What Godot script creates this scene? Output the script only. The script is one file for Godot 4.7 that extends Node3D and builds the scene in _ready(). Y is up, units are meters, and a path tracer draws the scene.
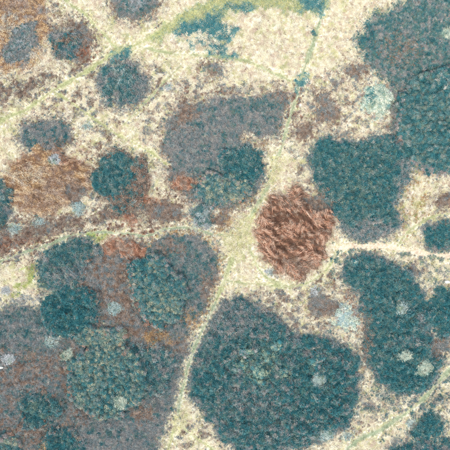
extends Node3D
# A heath seen straight down from a drone. Plan coordinates of the survey: 1 plan unit = 0.12 m, the origin of the world lies at plan (225, 225).
const U := 0.12
const LO := -60            # first plan unit that is built
const N := 570             # plan units along each side
const SG_ := "dark teal shrubs"
const TS := 1140           # ground texture side

var rng := RandomNumberGenerator.new()
var n_warp := FastNoiseLite.new()
var n_fine := FastNoiseLite.new()
var n_big := FastNoiseLite.new()
var n_lump := FastNoiseLite.new()
var n_patch := FastNoiseLite.new()
var ids := PackedInt32Array()
var dist := PackedFloat32Array()
var hmap := PackedFloat32Array()
var gmap := PackedFloat32Array()
var trail := PackedFloat32Array()
var halo := PackedFloat32Array()
var trail_tone := PackedFloat32Array()
var turf := PackedFloat32Array()
var turf_kind := PackedByteArray()
var things := []
var used := {}
var near_tone := 0.0   # the tone that neighbours share where the next shoot is picked
var M := {}
var MESH := {}
var PAL := {}

func lin(r: float, g: float, b: float) -> Color:
	return Color(r, g, b)

func _ready() -> void:
	# ---- camera, sky, sun, exposure
	var cam := Camera3D.new()
	cam.name = "camera"
	add_child(cam)
	cam.position = Vector3(0, 60, 0)
	cam.rotation_degrees = Vector3(-90, 0, 0)
	cam.fov = 48.46
	cam.far = 900.0
	cam.current = true
	var env := Environment.new()
	env.background_mode = Environment.BG_SKY
	var sm := ProceduralSkyMaterial.new()
	sm.sky_top_color = Color(0.88, 0.91, 0.94)
	sm.sky_horizon_color = Color(0.95, 0.95, 0.95)
	sm.ground_horizon_color = Color(0.72, 0.70, 0.64)
	sm.ground_bottom_color = Color(0.45, 0.42, 0.36)
	sm.sky_curve = 0.2
	sm.sky_energy_multiplier = 1.0
	var sky := Sky.new()
	sky.sky_material = sm
	env.sky = sky
	env.tonemap_mode = Environment.TONE_MAPPER_LINEAR
	env.tonemap_exposure = 1.85
	env.sdfgi_enabled = true
	env.ssao_enabled = true
	env.ssil_enabled = true
	var we := WorldEnvironment.new()
	we.environment = env
	add_child(we)
	var sun := DirectionalLight3D.new()
	sun.name = "sun"
	sun.light_energy = 0.6
	sun.light_color = Color(1.0, 0.96, 0.89)
	sun.light_angular_distance = 12.0
	sun.shadow_enabled = true
	sun.rotation_degrees = Vector3(-52, -38, 0)
	add_child(sun)

	setup_tools()
	lay_out()
	grow_heights()
	build_ground()
	build_paths()
	build_things()
	build_turf()
	build_grass()
	build_undergrowth()
	for t in [[447, 282, .26, "small white stone at the edge above the deep teal shrub"], [2, 367, .22, "small white stone at the edge beside the lilac tussock"]]:
		build_stone(t)

# ------------------------------------------------------------------ tools
func setup_tools() -> void:
	rng.seed = 4711
	for a in [[n_warp, 0.055, 3, 11], [n_fine, 0.33, 2, 12], [n_big, 0.022, 3, 13], [n_patch, 0.085, 3, 15]]:
		a[0].noise_type = FastNoiseLite.TYPE_SIMPLEX_SMOOTH
		a[0].frequency = a[1]
		a[0].fractal_octaves = a[2]
		a[0].seed = a[3]
	n_lump.noise_type = FastNoiseLite.TYPE_CELLULAR
	n_lump.cellular_return_type = FastNoiseLite.RETURN_DISTANCE
	n_lump.frequency = 0.125
	n_lump.fractal_type = FastNoiseLite.FRACTAL_NONE
	n_lump.seed = 14
	# linear base colours
	PAL = {
		"T": [lin(.040, .150, .178), lin(.058, .195, .222), lin(.078, .225, .250), lin(.130, .262, .275), lin(.150, .245, .215), lin(.235, .325, .320)],
		"D": [lin(.030, .140, .170), lin(.038, .178, .212), lin(.050, .215, .248), lin(.085, .250, .275), lin(.120, .240, .220)],
		"M": [lin(.180, .255, .280), lin(.240, .295, .315), lin(.300, .325, .338), lin(.320, .305, .310), lin(.420, .400, .390)],
		"B": [lin(.200, .150, .130), lin(.290, .200, .155), lin(.370, .260, .205), lin(.360, .310, .280), lin(.480, .360, .285)],
		"P": [lin(.270, .370, .300), lin(.180, .290, .255), lin(.400, .460, .350), lin(.120, .230, .215)],
		"O": [lin(.560, .380, .200), lin(.460, .290, .160), lin(.640, .480, .290), lin(.360, .230, .140)],
		"S": [lin(.580, .490, .380), lin(.660, .600, .430), lin(.690, .640, .500), lin(.740, .710, .600)],
		"G": [lin(.320, .360, .180), lin(.400, .410, .180), lin(.500, .480, .210), lin(.580, .530, .270)],
		"L": [lin(.470, .510, .540), lin(.600, .620, .630), lin(.390, .440, .470), lin(.520, .520, .550)],
		"A": [lin(.370, .480, .490), lin(.470, .550, .530), lin(.300, .430, .450), lin(.540, .590, .550)],
		"W": [lin(.540, .590, .490), lin(.440, .530, .460), lin(.650, .670, .560), lin(.350, .460, .410)],
		"R": [lin(.160, .082, .062), lin(.270, .125, .086), lin(.380, .180, .115), lin(.480, .250, .170), lin(.540, .340, .250)],
		"Y": [lin(.240, .150, .100), lin(.350, .215, .135), lin(.450, .290, .180), lin(.530, .370, .240), lin(.610, .460, .320)],
		"r": [lin(.470, .245, .165), lin(.550, .330, .240), lin(.620, .430, .330)],
		"d": [lin(.170, .085, .062), lin(.110, .062, .050), lin(.230, .125, .090)],
		"y": [lin(.540, .390, .255), lin(.620, .470, .320), lin(.680, .560, .410)],
		"e": [lin(.280, .160, .095), lin(.210, .125, .080), lin(.370, .215, .120)],
		"V": [lin(.340, .390, .385), lin(.400, .425, .410), lin(.460, .450, .410)],
	}
	var leaf := StandardMaterial3D.new()
	leaf.vertex_color_use_as_albedo = true
	leaf.roughness = 0.85
	leaf.metallic_specular = 0.25
	leaf.cull_mode = BaseMaterial3D.CULL_DISABLED
	M.leaf = leaf
	var dry := StandardMaterial3D.new()
	dry.vertex_color_use_as_albedo = true
	dry.roughness = 0.95
	dry.metallic_specular = 0.15
	dry.cull_mode = BaseMaterial3D.CULL_DISABLED
	M.dry = dry
	var tw := StandardMaterial3D.new()
	tw.albedo_color = lin(.130, .112, .095).linear_to_srgb()
	tw.roughness = 1.0
	M.twig = tw
	var tb := StandardMaterial3D.new()
	tb.albedo_color = lin(.17, .11, .07).linear_to_srgb()
	tb.roughness = 1.0
	M.litter = tb
	MESH.sprig = [tuft(17, .22, .40, .034, 30, 86, .10), tuft(17, .20, .42, .032, 25, 80, .12), tuft(15, .24, .38, .036, 40, 88, .09)]
	MESH.spray = [leaves(26, .26, .085), leaves(26, .30, .095), leaves(24, .24, .09)]
	MESH.grass = [tuft(11, .22, .46, .030, 8, 55, .14), tuft(11, .26, .50, .028, 5, 45, .16), tuft(10, .18, .40, .032, 15, 70, .12)]
	MESH.swept = [tuft(12, .26, .52, .030, 5, 35, .22, 1.3), tuft(12, .30, .56, .028, 4, 30, .24, 1.1), tuft(11, .22, .46, .032, 8, 45, .22, 1.6)]
	MESH.turf = [tuft(12, .07, .15, .026, 15, 70, .13), tuft(12, .08, .17, .024, 10, 60, .14)]
	MESH.frond = [frond(.62, 6), frond(.72, 6), frond(.52, 5)]

func blade(st: SurfaceTool, base: Vector3, az: float, el: float, len: float, w: float, tone: float) -> void:
	var d := Vector3(cos(az) * cos(el), sin(el), sin(az) * cos(el))
	var side := Vector3(-sin(az), 0, cos(az)).rotated(d, rng.randf_range(-.9, .9)) * w * .5
	var mid := base + d * len * .55
	var tip := base + d * len - Vector3(0, len * .16, 0) + Vector3(cos(az), 0, sin(az)) * len * .08
	st.set_color(Color(tone, tone, tone))
	for v in [base - side, mid - side, mid + side, base - side, mid + side, base + side, mid - side, tip, mid + side]:
		st.add_vertex(v)

func tuft(n: int, l0: float, l1: float, w: float, e0: float, e1: float, spread: float, fan := TAU) -> ArrayMesh:
	var st := SurfaceTool.new()
	st.begin(Mesh.PRIMITIVE_TRIANGLES)
	st.set_smooth_group(-1)
	for k in n:
		var az := fan * ((k + rng.randf()) / n - .5)
		var r := spread * sqrt(rng.randf())
		var a2 := rng.randf() * TAU
		blade(st, Vector3(cos(a2) * r, -.03, sin(a2) * r), az, deg_to_rad(rng.randf_range(e0, e1)), rng.randf_range(l0, l1), w * rng.randf_range(.7, 1.25), rng.randf_range(.78, 1.24))
	st.generate_normals()
	return st.commit()

func leaves(n: int, rad: float, size: float) -> ArrayMesh:
	var st := SurfaceTool.new()
	st.begin(Mesh.PRIMITIVE_TRIANGLES)
	st.set_smooth_group(-1)
	for k in n:
		var az := TAU * k * 0.618
		var up := (k + .5) / n
		var out := Vector3(cos(az) * sqrt(1 - up * up), up, sin(az) * sqrt(1 - up * up))
		var c := out * rad * rng.randf_range(.55, 1.05)
		var nrm := (out + Vector3(rng.randf_range(-.6, .6), rng.randf_range(-.1, .7), rng.randf_range(-.6, .6))).normalized()
		var t := nrm.cross(Vector3(rng.randf_range(-1, 1), rng.randf_range(-1, 1), rng.randf_range(-1, 1))).normalized()
		var b := nrm.cross(t) * size * .42
		t *= size * rng.randf_range(.75, 1.25)
		var tone := rng.randf_range(.72, 1.28)
		st.set_color(Color(tone, tone, tone))
		var fold := nrm * size * .12
		for v in [c - t, c + b + fold, c + t, c - t, c + t, c - b + fold]:
			st.add_vertex(v)
	st.generate_normals()
	return st.commit()

func frond(len: float, pairs: int) -> ArrayMesh:
	var st := SurfaceTool.new()
	st.begin(Mesh.PRIMITIVE_TRIANGLES)
	st.set_smooth_group(-1)
	var bend := rng.randf_range(-.12, .12)
	var at := func(t: float) -> Vector3: return Vector3(t * len, .02 + .07 * sin(t * PI * .9) * len, bend * t * t * len)
	for k in pairs:
		var t0 := float(k) / pairs
		var a: Vector3 = at.call(t0)
		var b: Vector3 = at.call(t0 + 1.0 / pairs)
		var tone := rng.randf_range(.7, 1.3)
		st.set_color(Color(tone, tone, tone))
		var s := Vector3(0, 0, .011)
		for v in [a - s, b - s, b + s, a - s, b + s, a + s]:
			st.add_vertex(v)
		if t0 < .12:
			continue
		var reach := len * .11 * (1.1 - t0) * 1.3
		for sd in [-1.0, 1.0]:
			var out := Vector3(.55, rng.randf_range(-.35, .15), sd).normalized() * reach * rng.randf_range(.75, 1.2)
			tone = rng.randf_range(.7, 1.3)
			st.set_color(Color(tone, tone, tone))
			for v in [a, a + out, a.lerp(b, .62)]:
				st.add_vertex(v)
	st.generate_normals()
	return st.commit()

func numbered(called: String) -> String:
	var k: int = used.get(called, 0)
	used[called] = k + 1
	return called if k == 0 else "%s_%03d" % [called, k]

func wx(p: float) -> float:
	return (p - 225.0) * U

func sample(a: PackedFloat32Array, x: float, y: float) -> float:
	var fx := clampf(x - LO, 0.0, N - 1.001)
	var fy := clampf(y - LO, 0.0, N - 1.001)
	var i := int(fx)
	var j := int(fy)
	var u := fx - i
	var v := fy - j
	var o := j * N + i
	return lerpf(lerpf(a[o], a[o + 1], u), lerpf(a[o + N], a[o + N + 1], u), v)

func put(buf: PackedFloat32Array, b: Basis, p: Vector3, c: Color) -> void:
	buf.append_array(PackedFloat32Array([b.x.x, b.y.x, b.z.x, p.x, b.x.y, b.y.y, b.z.y, p.y, b.x.z, b.y.z, b.z.z, p.z, c.r, c.g, c.b, 1.0]))

func scatter(called: String, mesh: Mesh, mat: Material, buf: PackedFloat32Array, parent: Node3D) -> MultiMeshInstance3D:
	var mm := MultiMesh.new()
	mm.transform_format = MultiMesh.TRANSFORM_3D
	mm.use_colors = true
	mm.mesh = mesh
	mm.instance_count = buf.size() / 16
	mm.buffer = buf
	var o := MultiMeshInstance3D.new()
	o.name = called
	o.multimesh = mm
	o.material_override = mat
	parent.add_child(o, true)
	return o

func pick(pal: String, jitter: float) -> Color:
	var list: Array = PAL[pal]
	var c: Color = list[clampi(int(list.size() * (.5 + near_tone + rng.randf_range(-.32, .32))), 0, list.size() - 1)]
	var k := 1.0 + rng.randf_range(-jitter, jitter)
	return Color(c.r * k, c.g * k, c.b * k)

func tone_at(x: float, y: float) -> float:
	return .65 * n_fine.get_noise_2d(x * .62 + 11.0, y * .62) + .45 * n_patch.get_noise_2d(x * 1.5, y * 1.5 + 11.0)

func ring(cx: float, cy: float, rx: float, ry: float) -> PackedVector2Array:
	var out := PackedVector2Array()
	for k in 14:
		var a := TAU * k / 14.0
		var w := 1.0 + .13 * sin(a * 3.0 + cx) + .09 * sin(a * 5.0 + cy * 1.7)
		out.append(Vector2(cx + cos(a) * rx * w, cy + sin(a) * ry * w))
	return out

func poly(v: Array) -> PackedVector2Array:
	var p := PackedVector2Array()
	for k in range(0, v.size(), 2):
		p.append(Vector2(v[k], v[k + 1]))
	for pass_ in 2:
		var q := PackedVector2Array()
		for k in p.size():
			var a := p[k]
			var b := p[(k + 1) % p.size()]
			q.append(a.lerp(b, .25))
			q.append(a.lerp(b, .75))
		p = q
	return p

# style: "heath" fine upright sprigs, "shrub" bigger sprigs, "crown" leaf sprays in lumps, "bracken" lying fronds, "tussock" a round tuft
func add(called: String, cat: String, group: String, style: String, shape: PackedVector2Array, h: float, mix: Dictionary, label: String, tints := [], fringe := "", opt := {}) -> void:
	things.append({"name": called, "cat": cat, "group": group, "style": style, "shape": shape, "h": h, "mix": mix, "label": label, "tints": tints, "fringe": fringe, "opt": opt})

# ------------------------------------------------------------------ what stands where
func lay_out() -> void:
	var HG := "heather patches on the pale grass"
	var SG := "dark teal shrubs"
	var BG := "beds of dead bracken"
	var TG := "pale round tussocks"
	# --- low brown belts that the other growth stands in
	add("heather_patch", "heather", HG, "heath", poly([-50, 220, 8, 230, 30, 218, 60, 216, 84, 212, 100, 220, 84, 232, 54, 240, 34, 254, 4, 257, -50, 262]), .26, {"B": .75, "S": .1, "M": .15}, "low pinkish-brown heather belt under the golden bracken bed", [[20, 246, 30, 10, "R", .35]], "B", {"dens": .8})
	add("heather_patch", "heather", HG, "heath", poly([92, 206, 120, 206, 142, 200, 165, 196, 184, 200, 190, 222, 166, 227, 150, 231, 128, 212, 112, 226, 96, 228]), .28, {"B": .7, "M": .2, "R": .1}, "broken low brown heather belt above the thin dark trail", [[140, 218, 8, 9, "S", .8], [104, 226, 8, 6, "S", .5]], "B", {"dens": .7})
	add("heather_patch", "heather", HG, "heath", poly([-50, 88, 10, 80, 40, 74, 62, 68, 60, 80, 40, 92, 14, 104, -50, 124]), .24, {"B": .55, "M": .25, "S": .2}, "thin pinkish-brown heather belt between the corner bracken and the diagonal trail", [], "S", {"dens": .55})
	# --- north-west
	add("bracken_bed", "bracken", BG, "bracken", poly([-50, -50, 46, -50, 52, 8, 49, 38, 42, 62, 26, 73, 8, 70, -50, 82]), .30, {"M": .12, "B": .33, "Y": .4, "O": .15}, "golden-brown dead bracken bed filling the top corner beside the dark reddish heather", [[14, 4, 22, 8, "B", .7], [10, 30, 14, 12, "S", .45], [40, 60, 14, 12, "S", .4], [20, 58, 18, 10, "M", .4]], "", {"flow": -.5, "wander": 1.6})
	add("heather_patch", "heather", HG, "heath", poly([13, 34, 20, 23, 31, 22, 38, 32, 36, 48, 26, 60, 10, 62, 6, 52]), .40, {"M": .55, "T": .25, "L": .2}, "hazy blue-grey heather clump in the middle of the corner bracken bed")
	add("heather_patch", "heather", HG, "heath", poly([50, 24, 62, 16, 80, 18, 94, 28, 99, 44, 96, 58, 84, 66, 66, 62, 54, 54]), .40, {"M": .5, "B": .5}, "dark reddish-brown heather wrapped around the small teal shrub near the diagonal trail", [[87, 55, 11, 9, "R", .75], [60, 24, 14, 8, "S", .4]], "B", {"dens": .8})
	add("shrub", "shrub", SG, "shrub", ring(66, 46, 11, 12), .8, {"M": .35, "D": .45, "B": .2}, "small dark teal shrub sunk in the reddish-brown heather beside the diagonal trail")
	add("heather_patch", "heather", HG, "heath", poly([110, -50, 158, -50, 160, 6, 150, 19, 132, 24, 116, 18, 109, 4]), .45, {"M": .65, "T": .35}, "blue-grey heather patch cut by the top edge between two trails", [[136, 4, 12, 8, "L", .5]], "B")
	add("shrub", "shrub", SG, "shrub", poly([97, 79, 105, 67, 120, 63, 136, 67, 148, 79, 149, 93, 139, 104, 122, 107, 105, 101, 96, 91]), .85, {"T": .75, "M": .25}, "round teal-grey shrub just below the blue-green trail junction", [[143, 90, 9, 16, "M", .8], [124, 80, 14, 12, "A", .25]], "M")
	add("heather_patch", "heather", HG, "heath", poly([18, 128, 30, 118, 50, 115, 67, 121, 76, 134, 73, 148, 55, 154, 35, 153, 18, 147]), .45, {"M": .7, "D": .3}, "dark grey heather patch directly above the large golden bracken bed", [[60, 146, 14, 8, "B", .5]], "B")
	add("heather_patch", "heather", HG, "heath", ring(212, 70, 14, 10), .35, {"M": .6, "P": .15, "B": .25}, "small olive-grey heather tuft standing alone below the long thin trail", [], "B", {"dens": .75})
	# --- west
	add("bracken_bed", "bracken", BG, "bracken", poly([3, 168, 18, 155, 50, 150, 74, 154, 90, 165, 96, 180, 90, 198, 74, 208, 52, 213, 28, 216, 13, 207, 2, 190]), .5, {"B": .2, "Y": .7, "O": .1}, "large golden bracken bed with fronds swept sideways, ringed by pale blue tussocks", [[70, 160, 18, 9, "R", .6], [66, 186, 18, 16, "B", .55], [28, 176, 16, 12, "S", .3], [44, 202, 26, 10, "B", .4], [20, 160, 16, 6, "R", .4]], "B", {"flow": .12, "wander": .55})
	add("shrub", "shrub", SG, "shrub", poly([-50, 176, 2, 178, 11, 192, 13, 208, 8, 224, -4, 232, -50, 230]), .8, {"T": .75, "M": .25}, "teal shrub cut by the picture's edge beside the golden bracken bed", [[0, 196, 5, 5, "A", .5]], "M")
	add("heather_patch", "heather", HG, "heath", ring(77, 192, 9, 9), .35, {"B": .7, "M": .3}, "small dark brown heather clump above the pale blue tussock in golden bracken", [], "", {"dens": .8})
	add("shrub", "shrub", SG, "shrub", poly([93, 164, 101, 152, 114, 149, 128, 153, 143, 158, 151, 172, 150, 192, 138, 203, 120, 208, 104, 201, 94, 186]), .9, {"T": .8, "D": .2}, "rounded shrub half dark teal and half brown beside the golden bracken bed", [[143, 182, 12, 24, "B", .85], [126, 202, 22, 8, "B", .7], [146, 198, 7, 6, "R", .7]], "B")
	add("heather_patch", "heather", HG, "heath", ring(104, 217, 9, 8), .30, {"B": .6, "M": .4}, "small mottled brown heather clump below the half teal, half brown shrub", [], "", {"dens": .75})
	add("heather_patch", "heather", HG, "heath", poly([104, 240, 116, 233, 138, 235, 152, 243, 148, 257, 128, 262, 110, 257]), .40, {"B": .65, "M": .35}, "brown heather patch with a bright rust-red spot at the edge of the teal shrubs", [[112, 243, 7, 7, "R", 1.0]], "")
	add("shrub", "shrub", SG, "shrub", poly([38, 263, 53, 246, 73, 235, 95, 241, 110, 254, 111, 281, 97, 294, 60, 292, 40, 282]), .85, {"T": .75, "M": .25}, "broad grey-teal shrub beside the bright green moss strip", [[60, 252, 20, 14, "T", .8], [80, 276, 26, 14, "M", .55]], "")
	# --- south-west mass
	add("heather_patch", "heather", HG, "heath", poly([98, 250, 130, 252, 168, 262, 196, 300, 192, 340, 186, 372, 176, 400, 160, 424, 120, 440, 84, 446, 40, 456, 20, 456, 30, 420, 60, 350, 70, 300]), .38, {"B": .4, "M": .6}, "brownish low heather showing between the lumpy crowns and grey heather patches", [[100, 414, 18, 6, "B", .7], [150, 338, 24, 8, "O", .4]], "")
	add("heather_patch", "heather", HG, "heath", poly([-50, 310, 18, 305, 42, 300, 52, 320, 58, 336, 70, 346, 60, 354, 30, 352, -50, 354]), .45, {"M": .65, "T": .35}, "grey heather strip at the edge below the bright green moss strip", [], "")
	add("shrub", "shrub", SG, "shrub", poly([40, 300, 56, 288, 85, 286, 102, 294, 103, 310, 92, 327, 72, 335, 52, 330, 40, 314]), .95, {"D": .8, "T": .2}, "deep saturated teal shrub directly below the broad grey-teal shrub", [], "")
	add("heather_patch", "heather", HG, "heath", poly([-50, 354, 30, 352, 62, 350, 80, 364, 78, 395, 82, 420, 70, 434, 45, 442, 20, 448, -50, 442]), .45, {"T": .05, "M": .6, "B": .35}, "wide mauve-grey heather patch enclosing a small round teal shrub", [[30, 362, 28, 10, "B", .4], [40, 434, 20, 10, "B", .5]], "")
	add("shrub", "shrub", SG, "shrub", ring(40, 408, 19, 15), .85, {"T": .8, "D": .2}, "small round teal shrub alone inside the wide mauve-grey heather", [[36, 404, 7, 6, "P", .5], [46, 414, 6, 4, "P", .35]], "M")
	add("shrub", "shrub", SG, "crown", poly([-50, 436, -8, 432, 12, 437, 24, 448, 26, 500, -50, 500]), .9, {"T": .7, "P": .3}, "greenish teal shrub filling the bottom corner of the heath")
	add("shrub", "shrub", SG, "shrub", poly([42, 440, 52, 430, 68, 428, 80, 434, 84, 450, 82, 500, 40, 500]), .85, {"D": .75, "T": .25}, "dark teal shrub cut by the bottom edge under the mauve-grey heather", [[45, 448, 5, 7, "O", .6]], "")
	add("heather_patch", "heather", HG, "heath", poly([80, 424, 110, 416, 138, 402, 158, 390, 174, 370, 184, 352, 194, 342, 190, 368, 184, 392, 176, 408, 167, 418, 162, 440, 158, 500, 82, 500, 84, 450]), .45, {"M": .85, "T": .15}, "lavender-grey heather patch along the bottom edge beside the worn centre trail", [[143, 410, 12, 10, "B", .85], [176, 378, 10, 20, "M", .9]], "")
	add("heather_patch", "heather", HG, "heath", poly([100, 262, 130, 260, 142, 272, 137, 300, 146, 320, 172, 334, 186, 338, 180, 350, 155, 350, 132, 346, 118, 330, 104, 312, 98, 290]), .42, {"B": .55, "M": .45}, "warm brown heather strip running between the two lumpy teal shrub crowns", [[160, 336, 18, 8, "O", .7], [125, 305, 14, 14, "B", .7], [130, 285, 8, 10, "S", .2]], "")
	add("heather_patch", "heather", HG, "heath", poly([146, 244, 160, 232, 190, 229, 211, 238, 221, 255, 219, 280, 209, 306, 196, 328, 180, 338, 164, 332, 172, 300, 162, 275, 150, 262]), .45, {"M": .65, "T": .35}, "grey-brown heather patch on the west side of the pale trail hub", [[172, 248, 18, 9, "B", .55], [210, 290, 9, 22, "B", .6], [196, 272, 16, 14, "T", .4], [190, 318, 8, 10, "O", .4]], "O")
	add("shrub", "shrub", SG, "crown", poly([127, 276, 136, 262, 146, 254, 158, 256, 170, 268, 182, 284, 188, 300, 178, 316, 162, 327, 147, 318, 135, 298]), 1.15, {"T": .6, "D": .25, "P": .15}, "lumpy teal shrub crown beside the grey-brown heather west of the hub", [[138, 264, 12, 9, "D", .9], [165, 305, 14, 12, "P", .4]], "")
	add("shrub", "shrub", SG, "shrub", poly([126, 350, 148, 343, 170, 350, 178, 360, 170, 378, 156, 394, 142, 396, 138, 372]), .8, {"T": .7, "M": .3}, "teal shrub squeezed between the lumpy crown and lavender-grey heather", [], "M")
	add("shrub", "shrub", SG, "crown", ring(104, 339, 22, 14), .95, {"P": .45, "T": .55}, "pale green leafy shrub below the pale tussock in brown heather")
	add("shrub", "shrub", SG, "crown", poly([70, 364, 84, 350, 105, 346, 128, 349, 143, 360, 148, 378, 139, 398, 120, 411, 99, 416, 82, 406, 70, 386]), 1.3, {"T": .6, "P": .25, "D": .15}, "largest lumpy blue-green shrub crown with a pale tussock on its edge", [[96, 362, 20, 12, "P", .35], [122, 384, 9, 7, "D", .7]], "B")
	# --- centre
	add("heather_patch", "heather", HG, "heath", poly([160, 134, 168, 116, 184, 106, 204, 100, 217, 108, 224, 124, 236, 138, 252, 144, 265, 157, 267, 180, 257, 199, 241, 210, 215, 209, 196, 203, 178, 196, 165, 182, 160, 156]), .48, {"M": .8, "T": .2}, "large grey heather patch holding two teal shrubs in the centre of the heath", [[180, 186, 18, 13, "B", .75], [188, 150, 20, 20, "M", .8], [200, 175, 14, 14, "T", .35], [252, 202, 18, 8, "O", .5]], "B")
	add("heather_patch", "heather", HG, "heath", ring(183, 110, 11, 15), .35, {"B": .8, "M": .2}, "reddish-brown heather clump at the top end of the large grey heather", [], "", {"dens": .8})
	add("heather_patch", "heather", HG, "heath", poly([203, 108, 216, 94, 245, 97, 266, 96, 281, 88, 292, 97, 295, 116, 287, 134, 270, 142, 252, 139, 232, 133, 214, 124]), .45, {"M": .8, "T": .2}, "long grey heather patch with brown fringe beside the north trail", [[262, 105, 24, 7, "T", .5], [280, 96, 12, 8, "B", .45]], "B")
	add("shrub", "shrub", SG, "shrub", ring(243, 163, 21, 17), .85, {"D": .6, "T": .4}, "dark teal shrub set in the large central heather above the mossy crown", [], "T")
	add("shrub", "shrub", SG, "crown", ring(221, 190, 25, 13), .95, {"P": .4, "T": .6}, "mossy pale-green shrub crown at the lower side of the central heather")
	add("heather_patch", "heather", HG, "heath", ring(165, 214, 15, 12), .38, {"B": .7, "M": .3}, "brown heather clump above the thin dark trail west of the hub", [], "S")
	add("shrub", "shrub", SG, "shrub", ring(203, 219, 14, 13), .6, {"T": .5, "L": .25, "A": .25}, "small hazy blue shrub touching the bottom of the central heather", [], "L")
	add("heather_patch", "heather", HG, "heath", ring(223, 220, 9, 9), .35, {"B": .6, "M": .3, "O": .1}, "small brown heather clump between the hazy blue shrub and the hub", [], "O")
	add("bracken_bed", "bracken", BG, "bracken", poly([254, 216, 260, 203, 273, 193, 290, 187, 306, 189, 322, 194, 332, 208, 336, 226, 328, 242, 325, 260, 313, 273, 298, 280, 284, 277, 274, 269, 261, 256, 253, 238]), .9, {"B": .12, "R": .88}, "red-brown bracken mound with ridged streaks inside the loop trail", [[300, 266, 18, 10, "B", .6], [290, 200, 18, 9, "B", .5], [272, 225, 14, 12, "R", .5]], "B", {"flow": .62, "wander": 1.3, "ridge": true})
	add("heather_patch", "heather", HG, "heath", ring(319, 199, 12, 13), .36, {"B": .75, "M": .25}, "dark brown heather clump on the upper corner of the red-brown bracken mound", [], "S", {"dens": .8})
	# --- north-east
	add("heather_patch", "heather", HG, "heath", poly([360, 30, 373, 14, 394, 6, 412, -6, 416, -50, 510, -50, 510, 68, 452, 71, 426, 76, 409, 88, 396, 85, 380, 80, 363, 62, 356, 44]), .55, {"T": .65, "M": .35}, "huge teal-grey heather patch filling the top corner beyond the north trail", [[366, 36, 8, 22, "D", .7], [400, 50, 22, 16, "B", .3], [395, 20, 20, 12, "T", .5]], "T")
	add("heather_patch", "heather", HG, "heath", poly([384, 84, 408, 86, 406, 110, 399, 130, 400, 143, 386, 139, 384, 122, 392, 104]), .40, {"M": .8, "T": .2}, "grey heather strip linking the whitish shrub to the tall teal crown", [], "B", {"dens": .85})
	add("shrub", "shrub", SG, "crown", poly([401, 92, 425, 76, 452, 70, 510, 68, 510, 178, 440, 173, 419, 166, 404, 150, 397, 120]), 1.4, {"T": .65, "D": .35}, "tall bright teal shrub crown filling the edge below the huge heather patch", [[425, 110, 20, 20, "T", .6], [440, 84, 14, 8, "A", .2]], "M")
	add("heather_patch", "heather", HG, "heath", ring(355, 72, 14, 10), .38, {"M": .6, "B": .4}, "grey-brown heather clump between pale grass and the huge heather patch", [], "B", {"dens": .75})
	add("heather_patch", "heather", HG, "heath", ring(335, 82, 9, 8), .32, {"M": .7, "B": .3}, "smallest grey heather tuft on the pale grass east of the north trail", [], "S", {"dens": .65})
	add("heather_patch", "heather", HG, "heath", ring(327, 110, 15, 18), .36, {"B": .45, "M": .55}, "grey-brown heather patch above the two-lobed teal shrub", [], "B", {"dens": .75})
	add("heather_patch", "heather", HG, "heath", ring(304, 131, 11, 11), .34, {"B": .7, "M": .3}, "reddish heather clump hugging the north trail beside the two-lobed shrub", [], "B", {"dens": .75})
	add("shrub", "shrub", "pale leafy shrubs", "crown", ring(378, 100, 14, 14), .7, {"W": .7, "P": .3}, "whitish-green leafy shrub beside the grey heather strip", [[370, 96, 5, 9, "D", .4]], "W", {"dens": .7})
	add("shrub", "shrub", SG, "shrub", poly([308, 153, 320, 138, 342, 135, 356, 144, 372, 135, 393, 137, 406, 150, 414, 168, 404, 188, 397, 212, 401, 228, 386, 239, 360, 241, 343, 235, 337, 216, 327, 198, 316, 182, 308, 166]), .95, {"T": .75, "D": .25}, "big two-lobed teal shrub north of the pale eastern trail", [[372, 231, 36, 10, "M", .75], [330, 148, 16, 10, "D", .7], [358, 190, 26, 20, "P", .12], [404, 178, 10, 20, "M", .55]], "M")
	add("heather_patch", "heather", HG, "heath", poly([432, 196, 442, 190, 510, 188, 510, 220, 446, 220, 434, 213]), .36, {"B": .75, "M": .25}, "brown heather clump at the edge above the round teal shrub", [], "S")
	add("shrub", "shrub", SG, "shrub", poly([421, 238, 428, 225, 444, 220, 510, 222, 510, 252, 440, 251, 427, 248]), .8, {"D": .65, "T": .35}, "round teal shrub at the edge inside a curl of the eastern trail", [], "M")
	# --- south-east
	add("heather_patch", "heather", HG, "heath", ring(416, 268, 13, 9), .34, {"M": .65, "B": .35}, "small mauve-grey heather clump just below the pale eastern trail", [], "S", {"dens": .7})
	add("shrub", "shrub", SG, "shrub", poly([341, 264, 350, 252, 372, 252, 393, 261, 410, 275, 423, 292, 430, 310, 424, 326, 434, 342, 442, 360, 436, 381, 421, 393, 400, 396, 381, 388, 368, 371, 361, 350, 364, 330, 362, 310, 352, 291, 342, 277]), 1.0, {"T": .6, "D": .4}, "big kidney-shaped teal shrub carrying three pale tussocks", [[403, 340, 14, 6, "M", .4], [424, 322, 9, 12, "M", .6], [400, 372, 24, 12, "D", .6], [366, 335, 7, 30, "B", .4], [354, 262, 6, 4, "A", .4]], "M")
	add("heather_patch", "heather", HG, "heath", ring(442, 345, 12, 10), .38, {"M": .7, "B": .3}, "mauve-brown heather clump wedged against the kidney-shaped shrub at the edge")
	add("shrub", "shrub", SG, "shrub", poly([424, 312, 428, 296, 442, 287, 510, 285, 510, 342, 446, 338, 430, 330]), .9, {"D": .75, "T": .25}, "deep teal shrub cut by the edge beside the kidney-shaped shrub", [], "T")
	add("heather_patch", "heather", HG, "heath", ring(322, 305, 20, 17), .36, {"B": .55, "M": .45}, "mottled brown heather patch between the bracken mound and the huge dark shrub", [[318, 300, 10, 8, "M", .7]], "S", {"dens": .65})
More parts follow.
